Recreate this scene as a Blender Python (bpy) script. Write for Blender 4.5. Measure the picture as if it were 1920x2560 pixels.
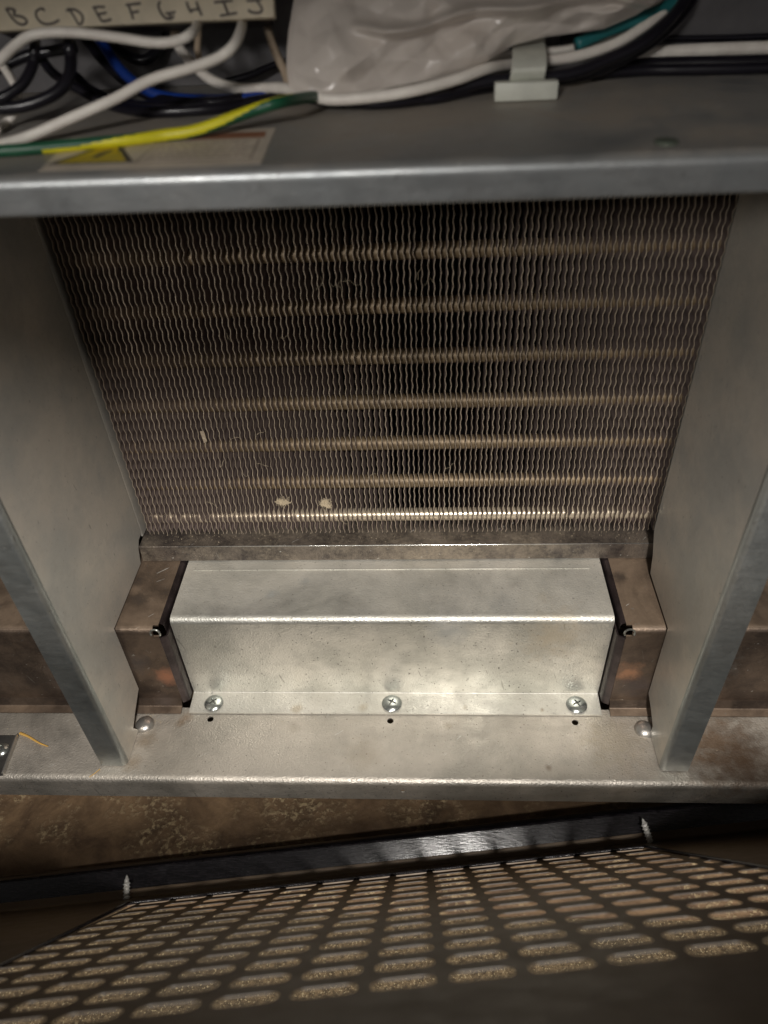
import bpy, bmesh, math, random
from mathutils import Vector, Matrix, noise
random.seed(7)
for o in list(bpy.data.objects): bpy.data.objects.remove(o)
SC = bpy.context.scene
COL = SC.collection
MM = 0.001

# ------------------------------------------------------------------ camera
# world axes seen from the camera (x right, y away, z up); units in mm until meshes are linked
RX = Vector((0.9983839, -0.00973243, -0.05598989))      # world X in camera coords (x right, y down, z forward)
RY = Vector((0.03635788, -0.64782239, 0.76092329))
RZ = Vector((-0.04367713, -0.76172923, -0.6464216))
CAM = Vector((18.0, 0.0, 374.1))
FPX = 1850.0
cam_data = bpy.data.cameras.new('camera')
cam = bpy.data.objects.new('camera', cam_data)
COL.objects.link(cam)
right = Vector((RX[0], RY[0], RZ[0])); dwn = Vector((RX[1], RY[1], RZ[1])); fwd = Vector((RX[2], RY[2], RZ[2]))
M = Matrix.Identity(4)
for i in range(3):
    M[i][0] = right[i]; M[i][1] = -dwn[i]; M[i][2] = -fwd[i]; M[i][3] = CAM[i] * MM
cam.matrix_world = M
cam_data.sensor_fit = 'VERTICAL'; cam_data.sensor_height = 36.0
cam_data.lens = FPX / 2560 * 36.0
cam_data.clip_start = 0.005; cam_data.clip_end = 50
cam_data.dof.use_dof = True; cam_data.dof.focus_distance = 0.425; cam_data.dof.aperture_fstop = 8.5
SC.camera = cam
SC.render.resolution_x = 768; SC.render.resolution_y = 1024

# ------------------------------------------------------------------ light
world = bpy.data.worlds.new('World'); SC.world = world; world.use_nodes = True
bg = world.node_tree.nodes['Background']
bg.inputs[0].default_value = (1.0, 0.95, 0.92, 1); bg.inputs[1].default_value = 0.11

def area(name, loc, target, size, power, color, size_y=None):
    d = bpy.data.lights.new(name, 'AREA'); d.shape = 'RECTANGLE' if size_y else 'DISK'
    d.size = size * MM
    if size_y: d.size_y = size_y * MM
    d.energy = power; d.color = color
    o = bpy.data.objects.new(name, d); COL.objects.link(o)
    o.location = Vector(loc) * MM
    o.rotation_euler = (Vector(target) - Vector(loc)).to_track_quat('-Z', 'Y').to_euler()
    return o
area('work_lamp', (80, -270, 650), (0, 270, 60), 62, 7.6, (1.0, 0.95, 0.89))
area('room_lamp', (-330, -950, 800), (0, 300, 200), 220, 7.5, (1.0, 0.96, 0.91))

SC.view_settings.view_transform = 'Standard'; SC.view_settings.look = 'None'
SC.view_settings.exposure = 0.0; SC.view_settings.gamma = 1.0
SC.render.engine = 'CYCLES'

# ------------------------------------------------------------------ materials
def lin(c):
    return tuple((x / 12.92 if x <= 0.04045 else ((x + 0.055) / 1.055) ** 2.4) for x in c)

class NT:
    def __init__(s, name):
        s.m = bpy.data.materials.new(name); s.m.use_nodes = True
        s.t = s.m.node_tree; s.b = s.t.nodes['Principled BSDF']; s.tc = s.t.nodes.new('ShaderNodeTexCoord')
    def n(s, ty, **k):
        x = s.t.nodes.new(ty)
        for a, v in k.items(): setattr(x, a, v)
        return x
    def l(s, a, b): s.t.links.new(a, b)
    def noise(s, scale, detail=3, rough=0.55, stretch=None, dist=0, off=0):
        n = s.n('ShaderNodeTexNoise'); n.inputs['Scale'].default_value = scale
        n.inputs['Detail'].default_value = detail; n.inputs['Roughness'].default_value = rough
        n.inputs['Distortion'].default_value = dist
        mp = s.n('ShaderNodeMapping'); s.l(s.tc.outputs['Object'], mp.inputs[0])
        mp.inputs['Scale'].default_value = stretch or (1, 1, 1); mp.inputs['Location'].default_value = (off, off * .7, off * .3)
        s.l(mp.outputs[0], n.inputs['Vector'])
        return n.outputs[0]
    def ramp(s, inp, lo, hi, a=0.0, b=1.0):
        r = s.n('ShaderNodeMapRange'); s.l(inp, r.inputs[0])
        r.inputs[1].default_value = lo; r.inputs[2].default_value = hi; r.inputs[3].default_value = a; r.inputs[4].default_value = b
        return r.outputs[0]
    def mix(s, fac, a, b):
        x = s.n('ShaderNodeMix', data_type='RGBA')
        if isinstance(fac, float): x.inputs[0].default_value = fac
        else: s.l(fac, x.inputs[0])
        for i, c in ((6, a), (7, b)):
            if isinstance(c, tuple): x.inputs[i].default_value = (*c, 1)
            else: s.l(c, x.inputs[i])
        return x.outputs[2]
    def math(s, op, a, b):
        x = s.n('ShaderNodeMath', operation=op)
        for i, c in ((0, a), (1, b)):
            if isinstance(c, (int, float)): x.inputs[i].default_value = c
            else: s.l(c, x.inputs[i])
        return x.outputs[0]
    def bump(s, h, strength=0.2, dist=0.0005):
        x = s.n('ShaderNodeBump'); x.inputs['Strength'].default_value = strength; x.inputs['Distance'].default_value = dist
        s.l(h, x.inputs['Height']); s.l(x.outputs[0], s.b.inputs['Normal'])
    def setv(s, **k):
        for a, v in k.items():
            i = s.b.inputs[a.replace('_', ' ')]
            if isinstance(v, tuple): i.default_value = (*v, 1)
            elif isinstance(v, (int, float)): i.default_value = v
            else: s.l(v, i)

def galvanised(name, c1, c2, metal=0.85, r0=0.3, r1=0.5, dust=0.2, dustc=(0.30, 0.25, 0.18), spot=0.5, grain=0.25, off=0., big=22, scratch=True, topdust=0., stains_and_shading=()):
    k = NT(name)
    big_n = k.noise(big, 4, .6, off=off); mid = k.noise(90, 5, .65, off=off + 3); fine = k.noise(1300, 2, .5); spk = k.noise(700, 1, .4, off=9)
    col = k.mix(k.ramp(big_n, .40, .60), c1, c2)
    col = k.mix(k.ramp(mid, .5, .75, 0, .35), col, tuple(x * .72 for x in c1))
    pits = k.ramp(spk, .70, .76)                                   # small dark pits in the zinc
    pm = k.math('MULTIPLY', pits, spot)
    col = k.mix(pm, col, (0.07, 0.06, 0.05))
    dn = k.noise(14, 5, .7, off=off + 11, dist=.6)
    dm = k.math('MULTIPLY', k.ramp(dn, .38, .7), k.ramp(k.noise(500, 3, .6, off=5), .3, .65, .3, 1.))
    dm = k.math('MULTIPLY', dm, dust * 2.)
    if topdust:                                                    # dust lies on the upward faces only
        ge = k.n('ShaderNodeNewGeometry'); sx = k.n('ShaderNodeSeparateXYZ'); k.l(ge.outputs['True Normal'], sx.inputs[0])
        dm = k.math('ADD', k.math('MULTIPLY', dm, .3), k.math('MULTIPLY', k.ramp(sx.outputs[2], .5, .95), k.ramp(dn, .3, .6, .15 * topdust, .8 * topdust)))
    dm = k.math('MINIMUM', dm, 1.0)
    col = k.mix(dm, col, dustc)
    if scratch:                                                    # short rubbed marks at odd angles
        for rz, cc, o_ in ((.8, (.16, .16, .15), 1.), (-.6, (.66, .66, .62), 2.), (2.2, (.2, .19, .17), 5.)):
            rot = k.n('ShaderNodeMapping'); rot.inputs['Rotation'].default_value = (rz, rz * .5, rz); k.l(k.tc.outputs['Object'], rot.inputs[0])
            sc2 = k.n('ShaderNodeMapping'); sc2.inputs['Scale'].default_value = (1, 9, 9); sc2.inputs['Location'].default_value = (off + o_, 0, 0); k.l(rot.outputs[0], sc2.inputs[0])
            nz = k.n('ShaderNodeTexNoise'); nz.inputs['Scale'].default_value = 55; nz.inputs['Detail'].default_value = 2; k.l(sc2.outputs[0], nz.inputs['Vector'])
            col = k.mix(k.ramp(nz.outputs[0], .72, .75, 0, .5), col, cc)
    metal_cut = None
    for (sx_, sy_, sz_, rad, cc, amt) in stains_and_shading:                    # ragged stain spots (mm), a few painting in a reflection or shade
        vm = k.n('ShaderNodeVectorMath', operation='DISTANCE'); k.l(k.tc.outputs['Object'], vm.inputs[0]); vm.inputs[1].default_value = (sx_ * MM, sy_ * MM, sz_ * MM)
        dd = k.math('ADD', k.math('DIVIDE', vm.outputs['Value'], rad * MM), k.ramp(k.noise(160, 5, .7, off=sx_ * .1), .3, .7, -.45, .45))
        ms = k.math('MULTIPLY', k.ramp(dd, .15, 1.15, 1., 0.), amt * .75)
        col = k.mix(ms, col, cc)
        dm = k.math('MAXIMUM', dm, k.math('MULTIPLY', ms, .9))
    k.setv(Base_Color=col)
    k.setv(Metallic=k.math('SUBTRACT', metal, k.math('MULTIPLY', dm, metal * .8)))
    rr = k.math('ADD', k.ramp(mid, .3, .7, r0, r1), k.math('MULTIPLY', dm, .25))
    rr = k.math('ADD', rr, k.math('MULTIPLY', pits, .15))
    if scratch:
        sc = k.noise(60, 3, .7, stretch=(1, 6, 6), off=off)
        rr = k.math('ADD', rr, k.ramp(sc, .35, .7, -.02, .05))
    k.setv(Roughness=rr)
    hb = k.math('ADD', k.math('MULTIPLY', fine, .6), k.math('MULTIPLY', k.noise(800, 2, .5), .8))
    hb = k.math('ADD', hb, k.math('MULTIPLY', k.noise(30, 2, .5), .7))
    k.bump(hb, grain, .0004)
    return k.m

MAT = {}
MAT['galv_cover'] = galvanised('bright_zinc', (.50, .50, .46), (.68, .67, .62), metal=.82, r0=.34, r1=.48, dust=.12, dustc=(.54, .50, .42), topdust=.6, stains_and_shading=[(88, 267, 55, 20, (.44, .35, .22), .7), (30, 268, 60, 14, (.3, .31, .30), .6), (-70, 288, 69, 4, (.38, .40, .39), .7), (-52, 298, 69, 3.5, (.38, .40, .39), .6), (-60, 258, 2, 4, (.35, .28, .18), .7), (-20, 259, 2, 3, (.35, .28, .18), .6), (40, 259, 2, 2, (.25, .2, .13), .6), (85, 258, 2, 1.5, (.2, .14, .08), .8), (60, 280, 69, 8, (.42, .43, .42), .5)], spot=.6, grain=.6)  # tan patch at front right paints in a reflection on the metal
MAT['galv_rail'] = galvanised('rail_zinc', (.40, .38, .34), (.60, .56, .50), metal=.84, r0=.34, r1=.48, dust=.30, dustc=(.46, .41, .34), topdust=.5, stains_and_shading=[(176, 238, 0, 30, (.15,.095,.055), 1.2), (190, 225, 0, 22, (.10, .06, .035), 1.1), (-18, 229, 0, 12, (.36, .30, .22), .4), (-126, 253, 0, 4.5, (.22, .13, .06), .8), (-129, 248, 0, 3.5, (.22, .14, .07), .6), (122, 240, 0, 20, (.36, .30, .20), .6), (-146, 237, 0, 7, (.24, .17, .10), .7), (-150, 222, 0, 6, (.25, .17, .09), .6), (84, 222, 0, 2.2, (.14, .09, .05), .8), (30, 248, 0, 3, (.3, .25, .18), .5), (-60, 246, 0, 4, (.3, .26, .2), .5)], spot=.7, grain=.9, off=4.)
MAT['galv_bracket'] = galvanised('bracket_zinc', (.54, .535, .50), (.68, .64, .57), metal=.55, r0=.34, r1=.46, dust=.15, dustc=(.30, .25, .18), spot=.12, grain=.12, off=8.)
MAT['galv_flange'] = galvanised('flange_zinc', (.38, .41, .41), (.48, .50, .49), metal=.93, r0=.34, r1=.46, dust=.06, spot=.12, grain=.12, off=12.)
MAT['galv_tray'] = galvanised('tray_zinc', (.37, .39, .40), (.44, .45, .45), metal=.82, r0=.34, r1=.46, dust=.2, dustc=(.36, .315, .265), topdust=1.1, spot=.1, grain=.12, off=2.)
MAT['brown_steel'] = galvanised('scorched_steel', (.07, .053, .044), (.155, .115, .088), metal=.8, r0=.26, r1=.42, dust=.4, dustc=(.22, .16, .11), topdust=.8, stains_and_shading=[(-133, 262, 28, 9, (.30, .13, .07), 1.2), (130, 262, 32, 9, (.30, .15, .08), 1.15), (-148, 262, 40, 9, (.05, .04, .035), 1.15), (-147, 285, 69, 7, (.06, .045, .035), 1.2), (-150, 300, 69, 6, (.06, .045, .035), 1.2), (-131, 290, 69, 5, (.06, .045, .035), 1.), (127, 300, 69, 5, (.06, .045, .035), 1.15), (137, 262, 20, 12, (.06, .045, .04), 1.15), (-140, 262, 6, 8, (.07, .05, .04), 1.15), (170, 262, 35, 20, (.09, .09, .085), 1.2), (-185, 262, 30, 22, (.06, .045, .04), 1.2)], spot=.5, grain=.3, off=6., big=45)  # dark patch at far left paints in the shade of that recess
MAT['ledge_steel'] = galvanised('dusty_steel', (.035, .030, .032), (.13, .11, .095), metal=.6, r0=.3, r1=.46, dust=.34, dustc=(.36, .30, .22), spot=.7, grain=.8, off=1., big=60)
MAT['clip_steel'] = galvanised('dull_steel', (.10, .10, .10), (.2, .19, .18), metal=.8, r0=.3, r1=.45, dust=.1, spot=.3, off=3.)

def plain(name, col, rough=.5, metal=0., bump=0., bs=400, var=.15, **kw):
    k = NT(name)
    c = k.mix(k.ramp(k.noise(80, 4, .6), .3, .7), tuple(x * (1 - var) for x in col), tuple(min(1, x * (1 + var)) for x in col))
    k.setv(Base_Color=c, Roughness=rough, Metallic=metal)
    if bump: k.bump(k.noise(bs, 3, .6), bump)
    k.setv(**kw)
    return k.m
MAT['screw'] = plain('zinc_screw', (.55, .58, .55), .22, .9, .05)
MAT['bottom_tube'] = plain('pale_bottom_tube', (.62, .53, .40), .26, .5, .2, 500, .15)  # paler, glossier material used on the bottom tube
MAT['bright_screw'] = plain('pale_zinc_screw', (.95, .92, .84), .4, .1)
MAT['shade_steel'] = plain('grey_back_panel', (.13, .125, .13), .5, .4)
MAT['slot_edge'] = plain('slot_edge_enamel', (.03, .022, .015), .55)
MAT['recess'] = plain('screw_recess', (.16, .16, .15), .4, .8)
MAT['bolt'] = plain('dull_rivet', (.42, .40, .37), .36, .8, .3, 900)
MAT['tube'] = plain('tarnished_tube', (.20, .145, .085), .50, .3, .25, 500, .3)
MAT['dark_edge'] = plain('dark_edge_steel', (.045, .034, .034), .35, .6, .4, 300, .5)  # near-black steel for the return flange and rolled edge
MAT['highlight_metal'] = plain('edge_highlight_metal', (.8, .8, .78), .16, .9)  # polished metal for the added rod that imitates the fold highlight
MAT['cavity'] = plain('dark_cavity', (.012, .011, .012), .9)
MAT['white_wire'] = plain('white_wire_jacket', (.90, .83, .76), .42, 0, .03)
MAT['beige_wire'] = plain('beige_wire_jacket', (.48, .38, .28), .45)
MAT['black_wire'] = plain('black_wire_jacket', (.010, .009, .014), .28)
MAT['blue_wire'] = plain('blue_wire_jacket', (.012, .045, .26), .3)
MAT['teal_wire'] = plain('teal_wire_jacket', (.02, .16, .17), .32)
MAT['green_wire'] = plain('green_wire_jacket', (.012, .09, .045), .4)
MAT['yellow_stripe'] = plain('yellow_wire_stripe', (.72, .66, .02), .42)
MAT['label_strip'] = plain('cream_label_tape', (.64, .56, .42), .6, 0, .1)
MAT['ink'] = plain('grey_ink', (.09, .075, .07), .7)
MAT['clip_white'] = plain('white_nylon', (.62, .63, .56), .45)
MAT['dark_plastic'] = plain('dark_plastic', (.03, .025, .03), .5)
MAT['sticker'] = plain('faded_sticker', (.62, .54, .45), .5)
MAT['sticker_line'] = plain('sticker_print', (.36, .29, .24), .55)
MAT['sticker_red'] = plain('sticker_red_print', (.30, .13, .07), .55)
MAT['sticker_yellow'] = plain('sticker_yellow', (.58, .44, .03), .5)
MAT['plug'] = plain('green_grey_plug', (.12, .14, .11), .5, .3)
MAT['straw'] = plain('wood_splinter', (.55, .33, .08), .6)
MAT['fuzz'] = plain('lint', (.48, .40, .28), .9)
MAT['carpet'] = None

k = NT('dusty_fin')
c = k.mix(k.ramp(k.noise(25, 4, .6), .35, .65), (.34, .275, .205), (.50, .42, .32))
c = k.mix(k.ramp(k.noise(900, 2, .5), .55, .7, 0, .7), c, (.62, .54, .40))
k.setv(Base_Color=c, Metallic=.3, Roughness=.45); k.bump(k.noise(1200, 2, .5), .3)
MAT['fin'] = k.m

k = NT('dull_fin_side')
k.setv(Base_Color=k.mix(k.ramp(k.noise(40, 4, .6), .35, .65), (.20, .155, .145), (.30, .235, .205)), Metallic=.3, Roughness=.5)
MAT['fin_side'] = k.m
k = NT('dirty_floor')
a = k.noise(35, 6, .7, dist=.8); b_ = k.noise(300, 4, .7)
c = k.mix(k.ramp(a, .35, .65), (.10, .062, .036), (.24, .155, .085))
m2 = k.math('MULTIPLY', k.ramp(b_, .5, .62), k.ramp(k.noise(22, 4, .6, off=7), .48, .62))
c = k.mix(m2, c, (.46, .35, .2))
k.setv(Base_Color=c, Roughness=.6, Metallic=.1); k.bump(k.math('ADD', b_, m2), .6, .001)
MAT['floor'] = k.m

k = NT('brown_enamel')
c = k.mix(k.ramp(k.noise(12, 3, .5), .3, .7), (.105, .069, .038), (.155, .104, .058))
c = k.mix(k.ramp(k.noise(1500, 2, .5), .62, .7, 0, .4), c, (.22, .18, .13))
k.setv(Base_Color=c, Roughness=k.ramp(k.noise(120, 3), .3, .7, .5, .62)); k.bump(k.noise(1800, 1), .1, .0003)
MAT['enamel'] = k.m
k = NT('black_enamel')
c = k.mix(k.ramp(k.noise(200, 3, .6, stretch=(1, 6, 6)), .45, .7), (.010, .009, .011), (.03, .026, .03))
k.setv(Base_Color=c, Roughness=.2); k.bump(k.noise(250, 3, .6, stretch=(1, 4, 4)), .12)
MAT['black_enamel'] = k.m

k = NT('speckled_fibre')
v = k.noise(450, 4, .7)
c = k.mix(k.ramp(v, .38, .62), (.05, .034, .017), (.15, .106, .056))
c = k.mix(k.ramp(k.noise(10, 3, .6), .45, .62, 0, .6), c, (.055, .042, .026))
c = k.mix(k.ramp(k.noise(900, 1, .5, off=3), .60, .68, 0, .8), c, (.30, .24, .14))
k.setv(Base_Color=c, Roughness=.9); k.bump(v, .8, .001)
MAT['fibre'] = k.m

k = NT('milky_plastic')
k.setv(Base_Color=(.95, .87, .80), Roughness=.3, Coat_Weight=1.0, Coat_Roughness=.16, IOR=1.45)
tr = k.n('ShaderNodeBsdfTransparent'); tl = k.n('ShaderNodeBsdfTranslucent'); tl.inputs[0].default_value = (.9, .85, .8, 1)
m1 = k.n('ShaderNodeMixShader'); m1.inputs[0].default_value = .25; k.l(k.b.outputs[0], m1.inputs[1]); k.l(tl.outputs[0], m1.inputs[2])
m2_ = k.n('ShaderNodeMixShader'); m2_.inputs[0].default_value = .22; k.l(m1.outputs[0], m2_.inputs[1]); k.l(tr.outputs[0], m2_.inputs[2])
k.l(m2_.outputs[0], k.t.nodes['Material Output'].inputs['Surface'])
MAT['pouch'] = k.m

# ------------------------------------------------------------------ helpers
def wloc(o):
    l = Vector((0, 0, 0))
    while o is not None: l += o.location; o = o.parent
    return l
def link(name, verts, faces, mat, parent=None, smooth=False, origin=(0, 0, 0), midx=None):
    og = Vector(origin)
    me = bpy.data.meshes.new(name)
    me.from_pydata([((Vector(v) - og) * MM)[:] for v in verts], [], faces)
    mats = mat if isinstance(mat, (list, tuple)) else [mat]
    for m in mats: me.materials.append(MAT[m])
    if midx: me.polygons.foreach_set('material_index', midx)
    if smooth: me.polygons.foreach_set('use_smooth', [True] * len(me.polygons))
    me.update()
    o = bpy.data.objects.new(name, me); COL.objects.link(o)
    if parent is not None:
        o.parent = parent
        o.location = og * MM - wloc(parent)
    else: o.location = og * MM
    return o
def tag(o, label=None, cat=None, group=None, kind=None):
    for a, b in (('label', label), ('category', cat), ('group', group), ('kind', kind)):
        if b: o[a] = b
    return o
def thing(name, loc, label, cat, group=None):
    o = bpy.data.objects.new(name, None); COL.objects.link(o); o.location = Vector(loc) * MM
    o.empty_display_size = .01
    return tag(o, label, cat, group)

def fillet(pts, radii, seg=5):
    out = []
    n = len(pts)
    for i, p in enumerate(pts):
        p = Vector(p)
        r = radii[i] if isinstance(radii, (list, tuple)) else radii
        if i == 0 or i == n - 1 or r <= 0: out.append(p); continue
        a = (Vector(pts[i - 1]) - p).normalized(); b = (Vector(pts[i + 1]) - p).normalized()
        ang = a.angle(b); t = r / math.tan(ang / 2)
        p0 = p + a * t; p1 = p + b * t
        cen = p + (a + b).normalized() * (r / math.sin(ang / 2))
        if (p0 - out[-1]).length > .5: out.append(p0 + a * .22)
        for k in range(seg + 1):
            q = p0.lerp(p1, k / seg); d = (q - cen)
            out.append(cen + d.normalized() * r)
        if (p1 - Vector(pts[i + 1])).length > .5: out.append(p1 + b * .22)
    return out
def sheet(pts, radii, th, x0, x1, axis='x', seg=5, nx=1, jit=0.):
    """bent sheet metal: 2-D profile (a,b) with thickness th to the right side of travel, swept along axis"""
    P2 = fillet([Vector(p) for p in pts], radii, seg)
    nrm = []
    for i in range(len(P2)):
        d = (P2[min(i + 1, len(P2) - 1)] - P2[max(i - 1, 0)]).normalized()
        nrm.append(Vector((d.y, -d.x)))
    Q2 = [p + n * th for p, n in zip(P2, nrm)]
    loop = P2 + Q2[::-1]; n = len(loop)
    V = []; F = []
    for k in range(nx + 1):
        x = x0 + (x1 - x0) * k / nx
        for p in loop:
            if axis == 'x': V.append((x, p.x, p.y))
            elif axis == 'z': V.append((p.x, p.y, x))
    for k in range(nx):
        for i in range(n):
            j = (i + 1) % n
            F.append((k * n + i, k * n + j, (k + 1) * n + j, (k + 1) * n + i))
    m = len(P2)
    for k in (0, nx):
        for i in range(m - 1):
            q = (k * n + i, k * n + i + 1, k * n + n - 2 - i, k * n + n - 1 - i)
            F.append(q if k else q[::-1])
    return V, F
def fixn(o, sharp=35):
    bm = bmesh.new(); bm.from_mesh(o.data); bmesh.ops.recalc_face_normals(bm, faces=bm.faces)
    for e in bm.edges: e.smooth = not (len(e.link_faces) == 2 and e.calc_face_angle(0) > math.radians(sharp))
    for f in bm.faces: f.smooth = True
    bm.to_mesh(o.data); bm.free()
    return o
def box(x0, x1, y0, y1, z0, z1):
    V = [(x, y, z) for x in (x0, x1) for y in (y0, y1) for z in (z0, z1)]
    F = [(0, 1, 3, 2), (4, 6, 7, 5), (0, 4, 5, 1), (2, 3, 7, 6), (0, 2, 6, 4), (1, 5, 7, 3)]
    return V, F
def bevel(o, w, seg=2):
    bm = bmesh.new(); bm.from_mesh(o.data)
    bmesh.ops.recalc_face_normals(bm, faces=bm.faces)
    bmesh.ops.bevel(bm, geom=[e for e in bm.edges if e.calc_face_angle(0) > .5], offset=w * MM, segments=seg, affect='EDGES', profile=.5)
    for f in bm.faces: f.smooth = True
    for e in bm.edges: e.smooth = e.calc_face_angle(0) < .6 if len(e.link_faces) == 2 else True
    bm.to_mesh(o.data); bm.free()
    return o
def prism(poly, y0, y1, basis='xz'):
    """extrude a polygon"""
    n = len(poly)
    def mk(p, t):
        return {'xz': (p[0], t, p[1]), 'xy': (p[0], p[1], t), 'yz': (t, p[0], p[1])}[basis]
    V = [mk(p, y0) for p in poly] + [mk(p, y1) for p in poly]
    F = [tuple(range(n))[::-1], tuple(range(n, 2 * n))] + [(i, (i + 1) % n, n + (i + 1) % n, n + i) for i in range(n)]
    return V, F
def catmull(pts, sub=8):
    P = [Vector(p) for p in pts]; P = [P[0] * 2 - P[1]] + P + [P[-1] * 2 - P[-2]]
    out = []
    for i in range(1, len(P) - 2):
        a, b, c, d = P[i - 1:i + 3]
        for k in range(sub):
            t = k / sub
            out.append(.5 * ((2 * b) + (c - a) * t + (2 * a - 5 * b + 4 * c - d) * t * t + (3 * b - a - 3 * c + d) * t ** 3))
    out.append(P[-2]); return out
def tube(pts, r, n=10, caps=True):
    V = []; F = []
    N = len(pts); up = Vector((0, 0, 1))
    t0 = (pts[1] - pts[0]).normalized(); a = t0.orthogonal().normalized()
    for i, p in enumerate(pts):
        t = (pts[min(i + 1, N - 1)] - pts[max(i - 1, 0)]).normalized()
        a = (a - t * a.dot(t)).normalized(); b = t.cross(a)
        rr = r(i / (N - 1)) if callable(r) else r
        for k in range(n):
            w = 2 * math.pi * k / n
            V.append(p + (a * math.cos(w) + b * math.sin(w)) * rr)
    for i in range(N - 1):
        for k in range(n):
            F.append((i * n + k, i * n + (k + 1) % n, (i + 1) * n + (k + 1) % n, (i + 1) * n + k))
    if caps: F.append(tuple(range(n))[::-1]); F.append(tuple(range((N - 1) * n, N * n)))
    return V, F
def lathe(prof, cen, axis=Vector((0, 0, 1)), n=28):
    """prof = [(r,h)...]; r=0 ends close"""
    axis = axis.normalized(); a = axis.orthogonal().normalized(); b = axis.cross(a); cen = Vector(cen)
    V = []; F = []; rings = []
    for r, h in prof:
        if r <= 1e-6: rings.append([len(V)]); V.append(cen + axis * h)
        else:
            rings.append(list(range(len(V), len(V) + n)))
            for k in range(n):
                w = 2 * math.pi * k / n; V.append(cen + axis * h + (a * math.cos(w) + b * math.sin(w)) * r)
    for A, B in zip(rings, rings[1:]):
        if len(A) == 1 and len(B) == 1: continue
        if len(A) == 1: F += [(A[0], B[k], B[(k + 1) % n]) for k in range(n)]
        elif len(B) == 1: F += [(A[k], A[(k + 1) % n], B[0]) for k in range(n)]
        else: F += [(A[k], A[(k + 1) % n], B[(k + 1) % n], B[k]) for k in range(n)]
    return V, F
def merge(parts):
    V = []; F = []
    for v, f in parts:
        o = len(V); V += list(v); F += [tuple(i + o for i in q) for q in f]
    return V, F
def cut(o, cutter):
    m = o.modifiers.new('cut', 'BOOLEAN'); m.object = cutter; m.operation = 'DIFFERENCE'; m.solver = 'EXACT'
    bpy.context.view_layer.update()
    dg = bpy.context.evaluated_depsgraph_get()
    me = bpy.data.meshes.new_from_object(o.evaluated_get(dg))
    o.modifiers.clear(); o.data = me; fixn(o)
    bpy.data.objects.remove(cutter)
# a photograph point at a given distance -> world mm
def ray(u, v):
    a, b = u - 960, v - 1280
    return Vector((RX[0] * a + RX[1] * b + RX[2] * FPX, RY[0] * a + RY[1] * b + RY[2] * FPX, RZ[0] * a + RZ[1] * b + RZ[2] * FPX)) / FPX
def at_depth(u, v, d): return CAM + ray(u, v) * d
def at_z(u, v, z):
    r = ray(u, v); return CAM + r * ((z - CAM.z) / r.z)
def at_y(u, v, y):
    r = ray(u, v); return CAM + r * (y / r.y)

# ------------------------------------------------------------------ setting: floor, cavity, cabinet, added shade slab
V, F = box(-1500, 1500, -1500, 178, -94, -88)
tag(link('carpet', V, F, 'fibre'), kind='structure')
V, F = box(-900, 900, 178, 500, -92, -86)
tag(link('floor', V, F, 'floor'), kind='structure')
V, F = merge([box(-420, 420, 420, 424, -86, 600), box(-424, -420, 100, 424, -86, 600), box(420, 424, 100, 424, -86, 600)])
tag(link('cabinet_wall', V, F, 'cavity'), kind='structure')
V, F = merge([box(-420, 420, -58, 420, 470, 474)])  # unseen slab added to keep the work lamp off tray and upper coil
tag(link('shade_slab', V, F, 'galv_tray'), kind='structure')

# ------------------------------------------------------------------ base rail
rail = thing('base_rail', (0, 212, 0), 'long flat zinc rail with rolled front lip running under the whole unit', 'rail')
V, F = sheet([(259.5, 0), (212, 0), (212, -18.5), (216, -18.5)], [0, 3.6, .8, 0], -1.0, -330, 330, seg=7)
sh = fixn(link('shelf', V, F, 'galv_rail', rail))
HOLES = [(-111, 251.5), (-3.8, 251.1), (103.2, 250.8)]
for i, (x, y) in enumerate(HOLES + [(-16, 0)]):
    if i == 3: continue
    V, F = lathe([(0, -5), (1.9, -5), (1.9, 5), (0, 5)], (x, y, 0), n=20)
    c = fixn(link('cutter', V, F, 'cavity')); cut(sh, c)
V, F = lathe([(0, -6), (1.5, -6), (1.5, 6), (0, 6)], (4, 212, -9), Vector((0, 1, 0)), 16)
cut(sh, fixn(link('cutter', V, F, 'cavity')))
for x, y, lab in ((-149.5, 247, None), (141.5, 246, None)):
    V, F = lathe([(5.6, 0), (5.7, .5), (5.2, 1.6), (4.1, 2.7), (2.5, 3.5), (0, 3.8)], (x, y, 0.05), n=32)
    fixn(link('rivet', V, F, 'bolt', rail), 60)

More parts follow.
